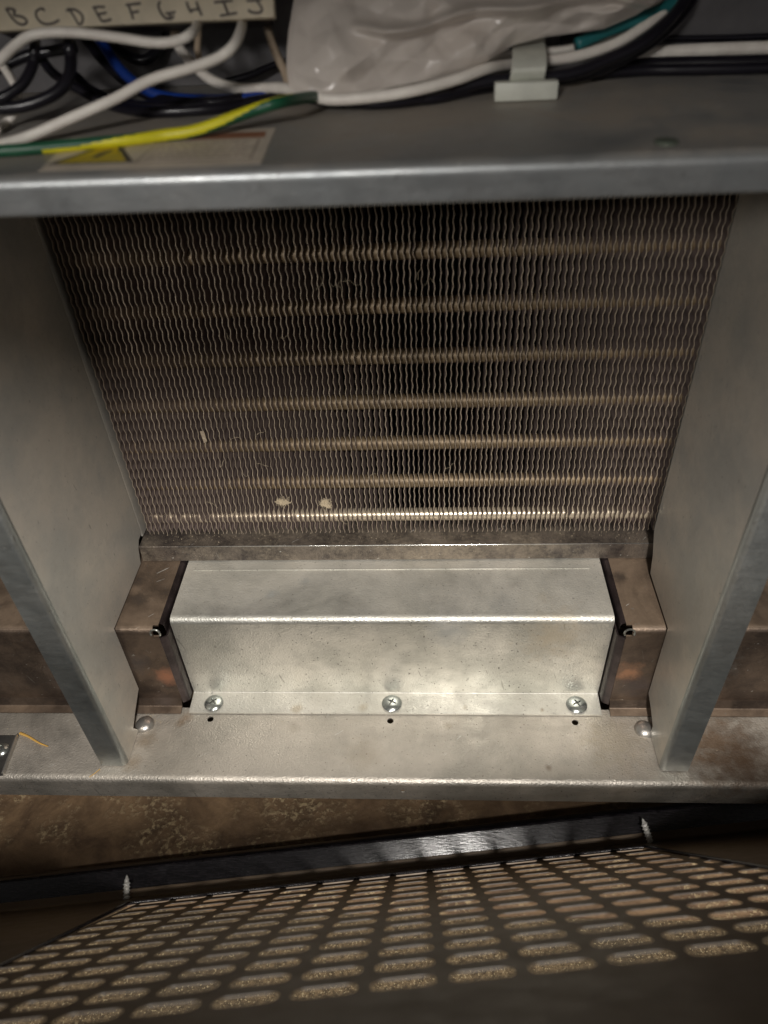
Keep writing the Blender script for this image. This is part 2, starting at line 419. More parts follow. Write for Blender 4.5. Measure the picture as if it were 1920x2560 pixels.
# ------------------------------------------------------------------ brown scorched casings either side of the cover
def casing(x0, x1, inner, label):
    t = thing('scorched_casing', ((x0 + x1) / 2, 261, 0), label, 'casing', None)
    V, F = sheet([(330, 69), (261.5, 68.8), (261.5, 7), (259, 2.2), (254.5, 1.3)], [0, 4.0, 3, 1, 0], -1.0, x0, x1, seg=6)
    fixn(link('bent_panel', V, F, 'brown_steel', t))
    s = 1 if inner > (x0 + x1) / 2 else -1
    # inward return flange along the cut end, rolled at its front
    a = inner
    V, F = sheet([(a, 261.8), (a + s * 3.4, 263.2), (a + s * 3.6, 276)], [0, 1.2, 0], .9 * s, 3, 62.5, 'z', seg=4)
    fixn(link('return_flange', V, F, 'dark_edge', t))
    V = []; F = []
    prof = [(a - s * .02, 68.82)] + [(a + s * 2.6 * math.sin(w), 68.82 - 2.6 * (1 - math.cos(w))) for w in [math.radians(d) for d in range(15, 91, 15)]] + [(a + s * 2.6, 58)]
    for y, dx in ((266, 0), (300, s * 1.2), (330, s * 1.2)):
        for x, z in prof: V.append((x + (dx if x != prof[0][0] else 0), y, z))
    m = len(prof)
    for q in range(2):
        for i_ in range(m - 1): F.append((q * m + i_, q * m + i_ + 1, (q + 1) * m + i_ + 1, (q + 1) * m + i_))
    o_ = fixn(link('rolled_edge', V, F, 'dark_edge', t), 70)
    # torn curled tab at the corner
    pts = [Vector((a - s * 1.4 + s * 2.7 * math.cos(w), 261.4 + .4 * math.sin(w), 66 + 2.7 * math.sin(w))) for w in [math.radians(d) for d in range(-30, 225, 15)]]
    V, F = tube(pts, .55, 6)
    fixn(link('torn_corner_tab', V, F, 'screw', t))
    return t
cl = casing(-330, -129.5, -129.5, 'brown scorched sheet metal casing left of the bright zinc cover')
cr = casing(124, 330, 124, 'brown scorched sheet metal casing right of the bright zinc cover')
for c_, a, s in ((cl, -129.5, 1), (cr, 124, -1)):
    o = [x for x in c_.children if x.name.startswith('bent_panel')][0]
    V, F = box(a - 3.0 if s > 0 else a - 1, a + 1 if s > 0 else a + 3.0, 255, 265, 63.4, 72)
    V = [(x, y, z) for x, y, z in V]
    cu = fixn(link('cutter', V, F, 'cavity')); cut(o, cu)

# ------------------------------------------------------------------ bright zinc cover with its screws
cover = thing('zinc_cover', (-3, 262, 0), 'bright folded zinc cover screwed down in the middle between the brown casings', 'cover')
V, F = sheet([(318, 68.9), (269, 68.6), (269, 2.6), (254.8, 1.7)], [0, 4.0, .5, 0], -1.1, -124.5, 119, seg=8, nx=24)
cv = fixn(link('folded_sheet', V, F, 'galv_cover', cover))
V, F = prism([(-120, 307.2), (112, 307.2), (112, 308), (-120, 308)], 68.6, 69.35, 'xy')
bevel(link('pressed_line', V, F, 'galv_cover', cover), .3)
def screw_head(x, y, z, r, rot, parent, name='screw'):
    V, F = lathe([(r, 0), (r * 1.03, .35), (r * .96, .8), (r * .75, 1.6), (r * .4, 2.15), (0, 2.35)], (x, y, z), n=36)
    s = fixn(link(name, V, F, 'screw', parent, origin=(x, y, z)), 70)
    def plus(z0, z1, sc):
        w = math.radians(rot); d = Vector((math.cos(w), math.sin(w), 0)); p = Vector((-d.y, d.x, 0)); L = r * .48 * sc; h = .36 * sc; c_ = .62 * sc
        q = []
        for a_, b_ in ((d, p), (p, -d), (-d, -p), (-p, d)):
            q += [a_ * L - b_ * h, a_ * L + b_ * h, (a_ + b_) * c_]
        return prism([(x + v.x, y + v.y) for v in q], z + z0, z + z1, 'xy')
    cut(s, fixn(link('cutter', *plus(1.0, 5, 1), 'recess')))
    link('cross_recess', *plus(.9, 1.2, .9), 'recess', s, origin=(x, y, z)).location = (0, 0, 0)
    return s
for (x, y, r, rot) in ((-110.5, 261.2, 5.6, 40), (-3.1, 261.5, 5.8, 62), (105.4, 261.2, 5.9, 28)):
    V, F = lathe([(0, 0), (6.3, 0), (6.3, .3), (0, .3)], (x, y, 2.2), n=28)
    screw_head(x, y, 2.35, r, rot, cover)

# ------------------------------------------------------------------ dusty ledge under the coil
ledge = thing('coil_ledge', (0, 315, 69), 'dark dusty steel ledge strip directly beneath the finned coil', 'ledge')
V, F = sheet([(352, 80.8), (315.4, 80.8), (315.0, 69.6)], [0, .5, 0], -1.0, -152, 150, seg=3, nx=20)
fixn(link('angle_strip', V, F, 'ledge_steel', ledge))

V, F = tube([Vector((x, 315.45, 80.72)) for x in (-128, -40, 60, 148)], .28, 8)  # thin bright rod added as the highlight line along the ledge fold
link('edge_highlight', V, F, 'highlight_metal', ledge, smooth=True)
# ------------------------------------------------------------------ finned coil
coil = thing('finned_coil', (0, 337, 81), 'dusty aluminium fin coil with horizontal tubes filling the centre recess', 'coil')
Z0, Z1 = 81.2, 292.0
NF = 107
def fin_mesh(seed):
    rnd = random.Random(seed)
    st = 6.5 / 6; n = int((Z1 - Z0) / st); V = []; F = []
    ph = rnd.uniform(-.25, .25); th = rnd.uniform(.22, .34); b0 = rnd.uniform(0, 9)
    crush = rnd.uniform(-1.1, 1.1) if seed % 3 == 0 else 0; zc = rnd.uniform(90, 250)
    for i in range(n + 1):
        z = Z0 + i * st
        x = .29 * math.sin(2 * math.pi * (z - Z0) / 6.5 + ph) + .30 * noise.noise(Vector((z * .10, b0, 0)))
        x += crush * math.exp(-((z - zc) / 2.6) ** 2)
        if z < 90: x += (90 - z) * .05 * rnd.uniform(-1, 1.3)
        t = th * (1 + .5 * max(0, noise.noise(Vector((z * .7, b0, 4)))))
        jy = .25 * noise.noise(Vector((z * .4, b0, 8)))
        V += [(x - t / 2, jy + .05, z), (x + t / 2, jy, z), (x + .1, 24, z), (x - .1, 24, z)]
    for i in range(n):
        a = i * 4
        for j in range(4):
            k_ = (j + 1) % 4
            if j == 2: continue
            F.append((a + j, a + k_, a + 4 + k_, a + 4 + j))
    F.append((3, 2, 1, 0)); F.append((4 * n, 4 * n + 1, 4 * n + 2, 4 * n + 3))
    V = [(x, y, z - Z0) for x, y, z in V]
    FI = [1 if f[1] - f[0] == 1 and f[0] % 4 == 0 and len(f) == 4 and f[2] == f[1] + 4 else 0 for f in F]
    me = bpy.data.meshes.new('fin'); me.from_pydata([(Vector(v) * MM)[:] for v in V], [], F)
    me.materials.append(MAT['fin_side']); me.materials.append(MAT['fin'])
    me.polygons.foreach_set('material_index', FI); me.update()
    return me
fm = [fin_mesh(s) for s in range(18)]
for i in range(NF):
    x = -148.6 + i * (298.2 / (NF - 1))
    o = bpy.data.objects.new('fin', fm[random.randrange(18)]); COL.objects.link(o)
    o.parent = coil; o.location = (Vector((x + random.uniform(-.12, .12), 326, Z0)) - Vector((0, 337, 81))) * MM
    o.rotation_euler = (0, random.gauss(0, .0010), random.gauss(0, .022))
TZ = [246.2, 220.0, 192.9, 166.3, 139.9, 113.4, 86.9]
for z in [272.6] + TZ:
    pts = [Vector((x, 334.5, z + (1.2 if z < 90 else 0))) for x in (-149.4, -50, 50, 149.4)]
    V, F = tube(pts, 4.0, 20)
    fixn(link('tube', V, F, 'bottom_tube' if z < 90 else 'tube', coil), 60)
for x in (-152.6, 151.6):
    V, F = box(x - .6, x + .6, 324.5, 352, 81, 292)
    bevel(link('end_plate', V, F, 'galv_bracket', coil), .3)

# lint and hairs caught on the fins
def walk(p, n, step, curl, rnd, ybase):
    d = Vector((rnd.uniform(-1, 1), rnd.uniform(-.2, .2), rnd.uniform(-1, 1))).normalized(); P = [p.copy()]
    for _ in range(n):
        d = (d + Vector((rnd.uniform(-1, 1), rnd.uniform(-.6, .6) + (ybase - P[-1].y) * .3, rnd.uniform(-1, 1))) * curl).normalized()
        P.append(P[-1] + d * step)
    return P
def lint(name, cen, sx, sz, count, label, seed):
    rnd = random.Random(seed); parts = []
    knots = [(rnd.gauss(0, sx), rnd.gauss(0, sz)) for _ in range(7)]
    for q in range(count):
        kx, kz = rnd.choice(knots)
        p = Vector(cen) + Vector((kx + rnd.gauss(0, .35), rnd.gauss(0, .5), kz + rnd.gauss(0, .45)))
        long_ = q % 14 == 0
        parts.append(tube(walk(p, 12 if long_ else 6, .38, .45 if long_ else 1.1, rnd, cen[1]), .09, 4, False))
    V, F = merge(parts)
    tag(link(name, V, F, 'fuzz', origin=cen), label, 'lint')
c1 = at_y(703, 1256, 325); c2 = at_y(812, 1258, 325)
lint('lint_clump', c1, 2.0, .8, 190, 'small flat lint clump caught on the lower fins, left of the larger clump', 3)
lint('lint_clump', c2, 1.3, 2.2, 320, 'larger upright lint clump caught on the lower fins near the bright bottom tube', 4)
rnd = random.Random(12); parts = []
for (u, v, n) in ((545, 1270, 12), (570, 1290, 14), (600, 1095, 14), (640, 1100, 12), (870, 700, 14), (905, 705, 12), (840, 712, 9), (1060, 715, 9), (1045, 700, 8), (790, 725, 10), (720, 830, 8), (580, 855, 7), (1240, 810, 8), (1320, 812, 6),
                  (1112, 1172, 8), (870, 1310, 8), (620, 1190, 10), (1000, 1200, 9), (640, 1160, 10), (1010, 1190, 8), (1115, 1190, 7), (760, 1180, 10), (560, 1150, 9), (940, 1185, 7)):
    p = at_y(u, v, 324.6)
    parts.append(tube(walk(p, n, .8, .6, rnd, 324.8), .06, 4, False))
V, F = merge(parts)
tag(link('hairs', V, F, 'fuzz'), 'fine pale hairs scattered across the coil fins', 'hair', kind='stuff')
# one flattened fin patch seen left of the centre
V, F = merge([prism([(a, b), (a + 2.1, b + .3), (a + 2.6, b - 6.5), (a + .7, b - 7.5)], 324.7, 325.1) for a, b in ((at_y(500, 1078, 325).x, at_y(500, 1078, 325).z),)])
link('flattened_fin', V, F, 'fin', coil)

# ------------------------------------------------------------------ upright brackets
def bracket(xs, s, contour, label, yf=220.0):
    t = thing('upright_bracket', (xs, yf, 0), label, 'bracket', 'upright zinc brackets beside the coil')
    poly = [(yf + 3.6, 299), (yf + 3.6, .8)] + contour + [(312, 299)]
    V, F = prism(poly, xs, xs + s * 1.0, 'yz')
    w = link('web_plate', V, F, 'galv_bracket', t); fixn(w)
    V, F = sheet([(xs + (0.0), yf + 3.6), (xs, yf), (xs + s * 14.5, yf)], [0, 2.6, 0], (-1.0 * s), -0.0 + .8, 299, 'z', seg=7)
    fixn(link('front_flange', V, F, 'galv_flange', t))
    return t
bracket(-152, -1, [(243.5, .6), (239.5, 8.5), (247.2, 13), (259.5, 18.8), (260.2, 71.5), (311, 71.5), (314, 80.0), (318, 84), (324, 84.5), (324, 299)],
        'zinc upright bracket left of the coil, its wide inner face turned right')
bracket(144, 1, [(243.4, .6), (243.4, 8), (250.6, 12.3), (259.8, 16), (260.6, 71), (300, 72), (303, 83), (310.2, 96), (311, 299)],
        'zinc upright bracket right of the coil with darkened foot')

# small steel clip at the far left of the rail
clip = thing('corner_clip', (-222, 235, 0), 'dark steel clip with raised edge on the rail at the far left', 'clip')
e0 = at_z(43, 1840, 1); e1 = at_z(6, 1938, 1)
V, F = prism([(e0.x, e0.y), (e1.x, e1.y), (e1.x - 40, e1.y), (e1.x - 40, e0.y)], .3, 1.6, 'xy'); fixn(link('plate', V, F, 'clip_steel', clip))
d = (e1 - e0).normalized(); pr = Vector((-d.y, d.x, 0))
V, F = prism([(e0.x, e0.y), (e1.x, e1.y), (e1.x + .9, e1.y), (e0.x + .9, e0.y)], .3, 3.2, 'xy'); bevel(link('raised_edge', V, F, 'bolt', clip), .2)
sp = at_z(3, 1874, 2); screw_head(sp.x, sp.y, 1.6, 4.4, 20, clip)

# wood splinter and debris on the rail
a = at_z(50, 1833, .7); b = at_z(120, 1866, .7)
V, F = tube(catmull([a, a.lerp(b, .3) + Vector((0, .3, 0)), a.lerp(b, .7) - Vector((0, .4, 0)), b], 4), lambda t: .75 * (1 - .7 * t) + .1, 6)
tag(link('wood_splinter', V, F, 'straw', origin=a), 'yellow wood splinter lying on the rail left of the left bracket', 'splinter')
a = at_z(223, 1943, .6); b = at_z(250, 1922, .6)
V, F = tube([a, a.lerp(b, .5) + Vector((.3, 0, 0)), b], .22, 5)
tag(link('dead_grass_blade', V, F, 'straw', origin=a), 'tiny dry blade by the foot of the left bracket', 'debris')

# dust grains and chips lying about
rnd = random.Random(31); parts = []
def grain(p, s_):
    q = [Vector((rnd.uniform(-1, 1), rnd.uniform(-1, 1), rnd.uniform(0, .5))) * s_ + p for _ in range(4)]
    return q, [(0, 1, 2), (0, 2, 3), (0, 3, 1), (1, 3, 2)]
for _ in range(170): parts.append(grain(Vector((rnd.uniform(-240, 200), rnd.triangular(214, 259, 256), .05)), rnd.uniform(.12, .45)))
for _ in range(260): parts.append(grain(Vector((rnd.uniform(-150, 142), rnd.triangular(316, 327, 325), 80.85)), rnd.uniform(.12, .5)))
for _ in range(60): parts.append(grain(Vector((rnd.gauss(-145, 4), rnd.gauss(252, 3), .1)), rnd.uniform(.2, .7)))
V, F = merge(parts)
tag(link('dust_grains', V, F, 'fuzz'), 'tiny dust grains and chips on the rail and the coil ledge', 'dust', kind='stuff')
# ------------------------------------------------------------------ control tray above the coil
tray = thing('control_tray', (0, 215, 305), 'grey zinc tray with folded front lip carrying the wires above the coil', 'tray')
V, F = sheet([(338, 316), (215.4, 316), (215.4, 304.8), (219, 304.8)], [0, 3.4, .8, 0], -1.0, -300, 300, seg=7)
fixn(link('tray_sheet', V, F, 'galv_tray', tray))
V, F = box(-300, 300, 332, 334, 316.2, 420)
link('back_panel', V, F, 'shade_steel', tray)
V, F = lathe([(0, .1), (3.3, .1), (3.3, .6), (2.9, .9), (0, 1.0)], (85.5, 225, 316), n=20)
fixn(link('hole_plug', V, F, 'plug', tray))
# faded warning sticker
SX, SY = -91.0, 219.4
st = prism([(-91, 219.8), (-27, 218.9), (-28.6, 259), (-95, 256.5)], 316.05, 316.15, 'xy')
stk = link('warning_sticker', *st, 'sticker', tray)
stp = [prism([(-64.8, 224.2), (-30.5, 223.6), (-31.5, 246), (-64.0, 246)], 316.16, 316.2, 'xy')]
link('printed_panel', *stp[0], 'sticker_line', stk)
link('text_field', *prism([(-64.0, 225.0), (-31.1, 224.4), (-32.1, 245.3), (-63.4, 245.3)], 316.2, 316.24, 'xy'), 'sticker', stk)
link('red_heading', *prism([(-58, 247.5), (-30.5, 247.5), (-31, 254.5), (-58, 254.5)], 316.16, 316.2, 'xy'), 'sticker_red', stk)
rows = []
rnd = random.Random(5)
for r_ in range(6):
    y = 227.0 + r_ * 3.1; x = -62.5
    while x < -34:
        w = rnd.uniform(1.2, 4.2); rows.append(prism([(x, y), (x + w, y), (x + w, y + 1.1), (x, y + 1.1)], 316.24, 316.28, 'xy')); x += w + .8
tag(link('fine_print', *merge(rows), 'sticker_line', stk), kind='stuff')
link('warning_triangle', *prism([(-91, 225.6), (-65, 225.0), (-77.5, 250)], 316.16, 316.22, 'xy'), 'ink', stk)
link('triangle_field', *prism([(-88.4, 226.8), (-67.6, 226.3), (-77.6, 247)], 316.22, 316.27, 'xy'), 'sticker_yellow', stk)
link('warning_mark', *merge([prism([(-79.6, 231), (-77.6, 231), (-75.2, 238.6), (-76.4, 239), (-78.6, 236)], 316.27, 316.31, 'xy'), prism([(-73.2, 236.5), (-71.6, 238), (-72.2, 239.6), (-74, 239)], 316.27, 316.31, 'xy')]), 'ink', stk)

# ------------------------------------------------------------------ wires
def wpath(pts, r, dz=0.0, depth=None):
    """(u, v[, depth]) picture points laid at real distances; never sinking under the tray sheet"""
    out = []
    for p in pts:
        d = p[2] if len(p) > 2 else depth
        q = at_depth(p[0], p[1], d)
        rr = ray(p[0], p[1])
        if rr.z < 0:
            dt = (316.3 + r - CAM.z) / rr.z
            if d > dt: q = CAM + rr * dt
        if q.y > 331 - r: q = CAM + rr * ((331 - r) / rr.y)
        out.append(q)
    return out
def wire(name, pts, r, mat, label, depth, sub=8, group='wires bundled on the tray'):
    P = catmull(wpath(pts, r, depth=depth), sub)
    V, F = tube(P, r, 12)
    return tag(link(name, V, F, mat, smooth=True, origin=P[len(P) // 2]), label, 'wire', group)
wire('white_wire', [(-25, 172), (0, 150), (43, 110), (87, 86), (174, 81), (289, 93), (376, 106), (434, 104), (478, 84), (496, 54, 250), (500, 30, 275), (500, 0, 285)], 1.55, 'white_wire', 'white wire arching just beneath the lettered strip', 236)
wire('white_wire', [(-30, 368), (0, 362), (72, 341), (174, 297), (289, 246), (376, 200), (480, 169), (548, 143), (585, 112), (603, 72, 240), (606, 38, 266), (606, 10, 282)], 1.6, 'white_wire', 'long white wire sweeping diagonally in front of the black wires', 232)
wire('white_wire', [(0, 160), (12, 172), (28, 197), (42, 226), (45, 255), (36, 283), (14, 307), (-10, 324)], 1.4, 'white_wire', 'short white wire loop at the left picture edge', 252)
wire('white_wire', [(436, 96), (455, 128), (482, 160), (515, 191), (556, 212), (608, 222), (665, 220), (718, 222, 256), (790, 243, 247), (850, 249, 245), (960, 239, 244), (1040, 225, 244), (1105, 209, 246), (1160, 192, 248), (1220, 171, 252), (1290, 160), (1365, 152), (1452, 138), (1539, 108), (1610, 66), (1665, 20), (1690, -10)], 1.8, 'white_wire', 'white wire running under the plastic pouch and through the nylon clip', 262)
wire('white_wire', [(1000, 226), (1100, 194), (1190, 158), (1260, 138), (1340, 130), (1430, 120), (1510, 92), (1590, 50), (1640, 8), (1660, -20)], 1.4, 'white_wire', 'second white wire behind the first at the nylon clip', 270)
wire('white_wire', [(1420, 190), (1480, 174), (1540, 158), (1608, 139), (1654, 131), (1720, 127), (1830, 122), (1960, 118)], 2.3, 'white_wire', 'white wire going right along the tray behind the black pair', 276)
wire('beige_wire', [(656, 10, 280), (666, 58, 264), (677, 98), (692, 138), (712, 180), (722, 215)], 1.45, 'beige_wire', 'beige wire dropping from the strip beside the plastic pouch', 258)
wire('beige_wire', [(432, 40), (436, 70), (440, 108)], 1.7, 'beige_wire', 'short tan wire stub behind the white wires under the letter G', 262)
wire('beige_wire', [(497, 40), (497, 80), (494, 120), (498, 150)], 1.2, 'beige_wire', 'thin tan wire stub under the letter H', 258)
BK = [
 ([(92, 40, 285), (90, 75, 268), (87, 110), (84, 155), (62, 203), (25, 234), (-15, 252)], 1.7, 244, 'black wire curving down to the left picture edge'),
 ([(160, 35, 285), (166, 70, 268), (172, 104), (177, 145), (172, 192), (145, 228), (100, 252), (50, 266), (-15, 272)], 2.0, 247, 'thick black wire making the widest loop at left'),
 ([(-10, 175), (20, 160), (72, 138), (130, 128), (190, 118)], 1.8, 256, 'black wire crossing horizontally behind the white arch'),
 ([(95, 130), (115, 162), (142, 190), (203, 226), (255, 255), (318, 274), (390, 280), (480, 276), (560, 268), (650, 250), (720, 240), (800, 240)], 1.7, 262, 'black wire sagging lowest on the tray behind the long white wire'),
 ([(190, 190), (225, 222), (275, 246), (340, 262), (430, 266), (520, 262), (620, 248), (720, 232)], 1.6, 270, 'black wire with a shiny top lying next to the lowest one'),
 ([(190, 70), (222, 108), (250, 142), (285, 178), (330, 214), (390, 246), (470, 258), (560, 254), (660, 236), (760, 232)], 2.0, 276, 'black wire running alongside the blue wire'),
 ([(255, 62), (262, 90), (300, 128), (345, 150), (380, 140), (410, 100), (430, 60)], 1.9, 282, 'black wire forming a short dark loop behind the blue wire'),
 ([(560, 205), (620, 190), (680, 165), (730, 150)], 1.3, 285, 'thin glossy black wire behind the beige wire'),
 ([(740, 236, 268), (820, 250, 262), (900, 256), (960, 256), (1040, 248), (1105, 234), (1203, 206), (1307, 196), (1423, 184), (1510, 152), (1597, 112), (1655, 68), (1700, 18), (1720, -20)], 2.0, 254, 'black wire passing in front below the nylon clip and up to the right'),
 ([(860, 240, 268), (960, 248), (1080, 246), (1180, 226), (1290, 208), (1430, 196), (1520, 168), (1610, 120), (1670, 76), (1720, 20), (1740, -20)], 1.7, 262, 'black wire tucked behind the front one at the nylon clip'),
 ([(1400, 110), (1480, 90), (1560, 62), (1640, 30)], 2.4, 285, 'thick black wire in the shade behind the pouch end'),
 ([(1520, 175), (1597, 162), (1700, 158), (1820, 156), (1960, 152)], 2.3, 286, 'thick black wire along the back of the tray at right'),
 ([(1480, 185), (1597, 176), (1700, 174), (1820, 172), (1960, 168)], 1.9, 282, 'black wire lying in front of the thick one at the right edge'),
 ([(1560, 100), (1680, 96), (1820, 94), (1960, 88)], 1.0, 300, 'thin black wire high on the back panel at right')]
for p, r, d, l in BK: wire('black_wire', p, r, 'black_wire', l, d)
wire('blue_wire', [(235, 80), (269, 128), (293, 164), (333, 203), (391, 236), (463, 248), (560, 250), (640, 244), (730, 236)], 1.9, 'blue_wire', 'blue wire curving down behind the long white wire', 268)
wire('teal_wire', [(1440, 112), (1515, 78), (1573, 56), (1625, 38), (1672, 14), (1710, -15)], 2.2, 'teal_wire', 'teal wire emerging from the right end of the plastic pouch', 262)
# green wire with a yellow stripe that turns into view
pts = [(-30, 380), (58, 374), (145, 366), (231, 358), (320, 350), (405, 339), (491, 326), (578, 296), (640, 274), (700, 256), (765, 244, 240), (820, 238, 256), (880, 226, 268), (930, 205, 272)]
P = catmull(wpath(pts, 1.7, depth=228), 22)
V, F = tube(P, 1.75, 28)
mi = []
NP = len(P)
fd = Vector((0, -.75, .66)); gd = Vector((0, .66, .75))
for i in range(NP - 1):
    t = (P[i].x - P[0].x) / (P[-1].x - P[0].x)
    if t < .22: al = -125
    elif t < .45: al = -125 + 105 * (t - .22) / .23
    elif t < .62: al = -20 + 40 * (t - .45) / .17
    else: al = 20 + 130 * (t - .62) / .22
    al = math.radians(al); sd = fd * math.cos(al) + gd * math.sin(al)
    for k_ in range(28):
        n = ((Vector(V[i * 28 + k_]) + Vector(V[i * 28 + (k_ + 1) % 28])) / 2 - P[i]).normalized()
        mi.append(1 if n.dot(sd) > .25 and t > .14 else 0)
mi += [0, 0]
tag(link('earth_wire', V, F, ['green_wire', 'yellow_stripe'], smooth=True, midx=mi, origin=P[NP // 2]), 'green and yellow striped earth wire resting across the front of the tray', 'wire', 'wires bundled on the tray')

# ------------------------------------------------------------------ lettered terminal strip
A0 = at_y(-40, 79, 290); A1 = at_y(686, 43, 287); 
H0 = at_y(-40, -20, 300); H1 = at_y(672, -60, 297)
strip = thing('terminal_strip', (-80, 292, 334), 'cream terminal strip hand lettered B to J above the wires', 'label')
ex = (A1 - A0).normalized(); upv = (at_y(300, 10, 293) - at_y(306, 110, 289)); upv = (upv - ex * upv.dot(ex)).normalized(); nv = ex.cross(upv).normalized()
if nv.y > 0: nv = -nv
W_ = (A1 - A0).length; Hh = 9.5
def spt(a, b, c=0): return A0 + ex * a + upv * b + nv * c
V = [spt(a, b, c) for a in (0, W_) for b in (0, Hh) for c in (0, -3)]
F = [(0, 1, 3, 2), (4, 6, 7, 5), (0, 4, 5, 1), (2, 3, 7, 6), (0, 2, 6, 4), (1, 5, 7, 3)]
bevel(link('tape_face', V, F, 'label_strip', strip), .3)
V = [spt(a, b, c) for a in (0, W_ - 4) for b in (2, Hh + 9) for c in (-3.2, -18)]
link('terminal_body', V, F, 'dark_plastic', strip)
def hit(u, v):
    r = ray(u, v); return CAM + r * ((A0 + nv * .12 - CAM).dot(nv) / r.dot(nv))
k3 = 3.456; k17 = 1.728
LET = {
 'B': [[(50, 80), (75, 110), (100, 150), (140, 190), (170, 208), (205, 212), (232, 190), (215, 160), (175, 140), (130, 135), (118, 120), (128, 95), (105, 78), (70, 74), (48, 82)]],
 'C': [[(385, 92), (365, 75), (335, 82), (310, 105), (315, 145), (340, 180), (380, 205), (430, 208), (480, 190), (512, 172)]],
 'D': [[(570, 92), (600, 84)], [(598, 84), (625, 120), (655, 170), (678, 212)], [(580, 80), (640, 82), (690, 110), (715, 150), (708, 195), (680, 215)]],
 'E': [[(800, 65), (850, 60), (905, 60)], [(812, 68), (840, 120), (880, 185)], [(835, 122), (880, 118), (920, 108)], [(880, 185), (920, 180), (962, 165)]],
 'F': [[(1085, 42), (1150, 36), (1215, 28)], [(1110, 45), (1130, 100), (1150, 165)], [(1128, 108), (1165, 104), (1200, 98)]],
}
LET2 = {
 'G': [[(692, 5), (684, 25), (695, 55), (715, 78), (738, 80), (752, 68)], [(715, 58), (735, 56), (758, 52)], [(735, 57), (733, 74)]],
 'H': [[(806, 8), (815, 35), (828, 55)], [(815, 45), (840, 42), (862, 38)], [(848, 8), (858, 35), (872, 68)]],
 'I': [[(925, 10), (965, 6), (1005, 2)], [(965, 6), (975, 35), (988, 62)], [(950, 68), (990, 62), (1025, 55)]],
 'J': [[(1065, 4), (1100, 2), (1130, -2)], [(1108, 2), (1125, 25), (1132, 45), (1115, 55), (1085, 52), (1072, 42)]],
}
for dct, s in ((LET, k3), (LET2, k17)):
    for ch, strokes in dct.items():
        parts = []
        for stn in strokes:
            P = catmull([hit(a / s, b / s) for a, b in stn], 5)
            V, F = tube(P, .42, 6)
            parts.append(([Vector(v) - nv * (Vector(v) - A0 - nv * .1).dot(nv) * .75 for v in V], F))
        link('letter', *merge(parts), 'ink', strip)

# ------------------------------------------------------------------ nylon wire clip
b0 = at_z(1236, 256, 316.3); b1 = at_z(1396, 254, 316.3)
wc = thing('wire_clip', b0, 'white nylon clip holding the white wires to the tray right of the pouch', 'clip')
V, F = box(b0.x, b1.x, b0.y, b0.y + 4.5, 316.3, 321.9)
bevel(link('clip_base', V, F, 'clip_white', wc), .6)
b2 = at_depth(1278, 182, 246); b3 = at_depth(1364, 178, 246)
q0 = at_depth(1282, 100, 262); q1 = at_depth(1358, 96, 262)
sz = Vector((0, -2.0, 1.2))
V = [b2, b3, b3 + sz * .0 + Vector((0, 1, 8)), b2 + Vector((0, 1, 8))]
band = []
for a_, c_ in ((b2, q0),):
    pass
prof = [b2 + Vector((0, 9, -9)), b2, b2.lerp(q0, .35) + Vector((0, -2, 1.5)), b2.lerp(q0, .75), q0, q0 + Vector((0, 8, 3))]
prof = catmull(prof, 5); wv = (b3 - b2)
V = []; F = []
for p in prof: V += [p, p + wv, p + wv + Vector((0, 1.2, .6)), p + Vector((0, 1.2, .6))]
for i in range(len(prof) - 1):
    for j in range(4): F.append((i * 4 + j, i * 4 + (j + 1) % 4, i * 4 + 4 + (j + 1) % 4, i * 4 + 4 + j))
F += [(0, 1, 2, 3), tuple(range(len(V) - 4, len(V)))[::-1]]
fixn(link('clip_strap', V, F, 'clip_white', wc))

# ------------------------------------------------------------------ crumpled plastic pouch
OUT_L = [(742, -60), (738, 0), (730, 60), (722, 120), (717, 180), (716, 205), (722, 218)]          # left edge, top to bottom
OUT_B = [(722, 218), (770, 236), (830, 244), (900, 238), (960, 222), (1050, 204), (1105, 190), (1170, 172), (1220, 153), (1284, 112), (1365, 92), (1440, 82), (1510, 72), (1590, 38), (1650, 0), (1690, -30)]
def lerpp(L, t):
    f_ = t * (len(L) - 1); i = min(int(f_), len(L) - 2); a, b = L[i], L[i + 1]; g = f_ - i
    return (a[0] + (b[0] - a[0]) * g, a[1] + (b[1] - a[1]) * g)
NU, NV = 180, 80
V = []; F = []
def pouch_pt(i, j, side):
    s = i / NU; t = j / NV
    bu, bv = lerpp(OUT_B, s); tu, tv = 742 + s * 960, -70
    lu, lv = lerpp(OUT_L, t)
    u = tu + (bu - tu) * t + (lu - (742 + (722 - 742) * t)) * (1 - s) ** 6
    v = tv + (bv - tv) * t
    edge = min(1, s * 9) ** .5 * min(1, (1 - t) * 4.5) ** .5 * min(1., (1 - s) * 6 + .15)
    nz = noise.noise(Vector((s * 4, t * 1.6, 1))) * 3.0
    for (dx_, dy_, am, ph_) in ((2.1, 1.6, 1.7, .2), (-1.2, 2.9, 1.3, .7), (4.3, -1.4, 1.0, .1), (5.2, 3.6, .6, .5), (-6.1, 3.1, .45, .35), (9.0, 1.2, .28, .8)):
        w_ = s * 2.4 * dx_ * .6 + t * dy_ * .6 + ph_ + .25 * noise.noise(Vector((s * 3, t * 3, dx_)))
        nz += (abs((w_ % 1.0) - .5) * 4 - 1) * am * .95
    # crease that runs along the upper part of the pouch
    cv_ = 75 - 75 * min(1, (max(0, u - 960)) / 420) + 10 * math.sin(u * .02)
    cr = math.exp(-((v - cv_) / 13) ** 2) * (1 if u > 930 else max(0, 1 - (930 - u) / 60))
    d = 247 + side * 0.9 - (5.0 * edge if side < 0 else -3.5 * edge) + (nz if side < 0 else nz * .5) * edge - cr * 8 * (side < 0) + 10 * s * t
    return at_depth(u, v, d)
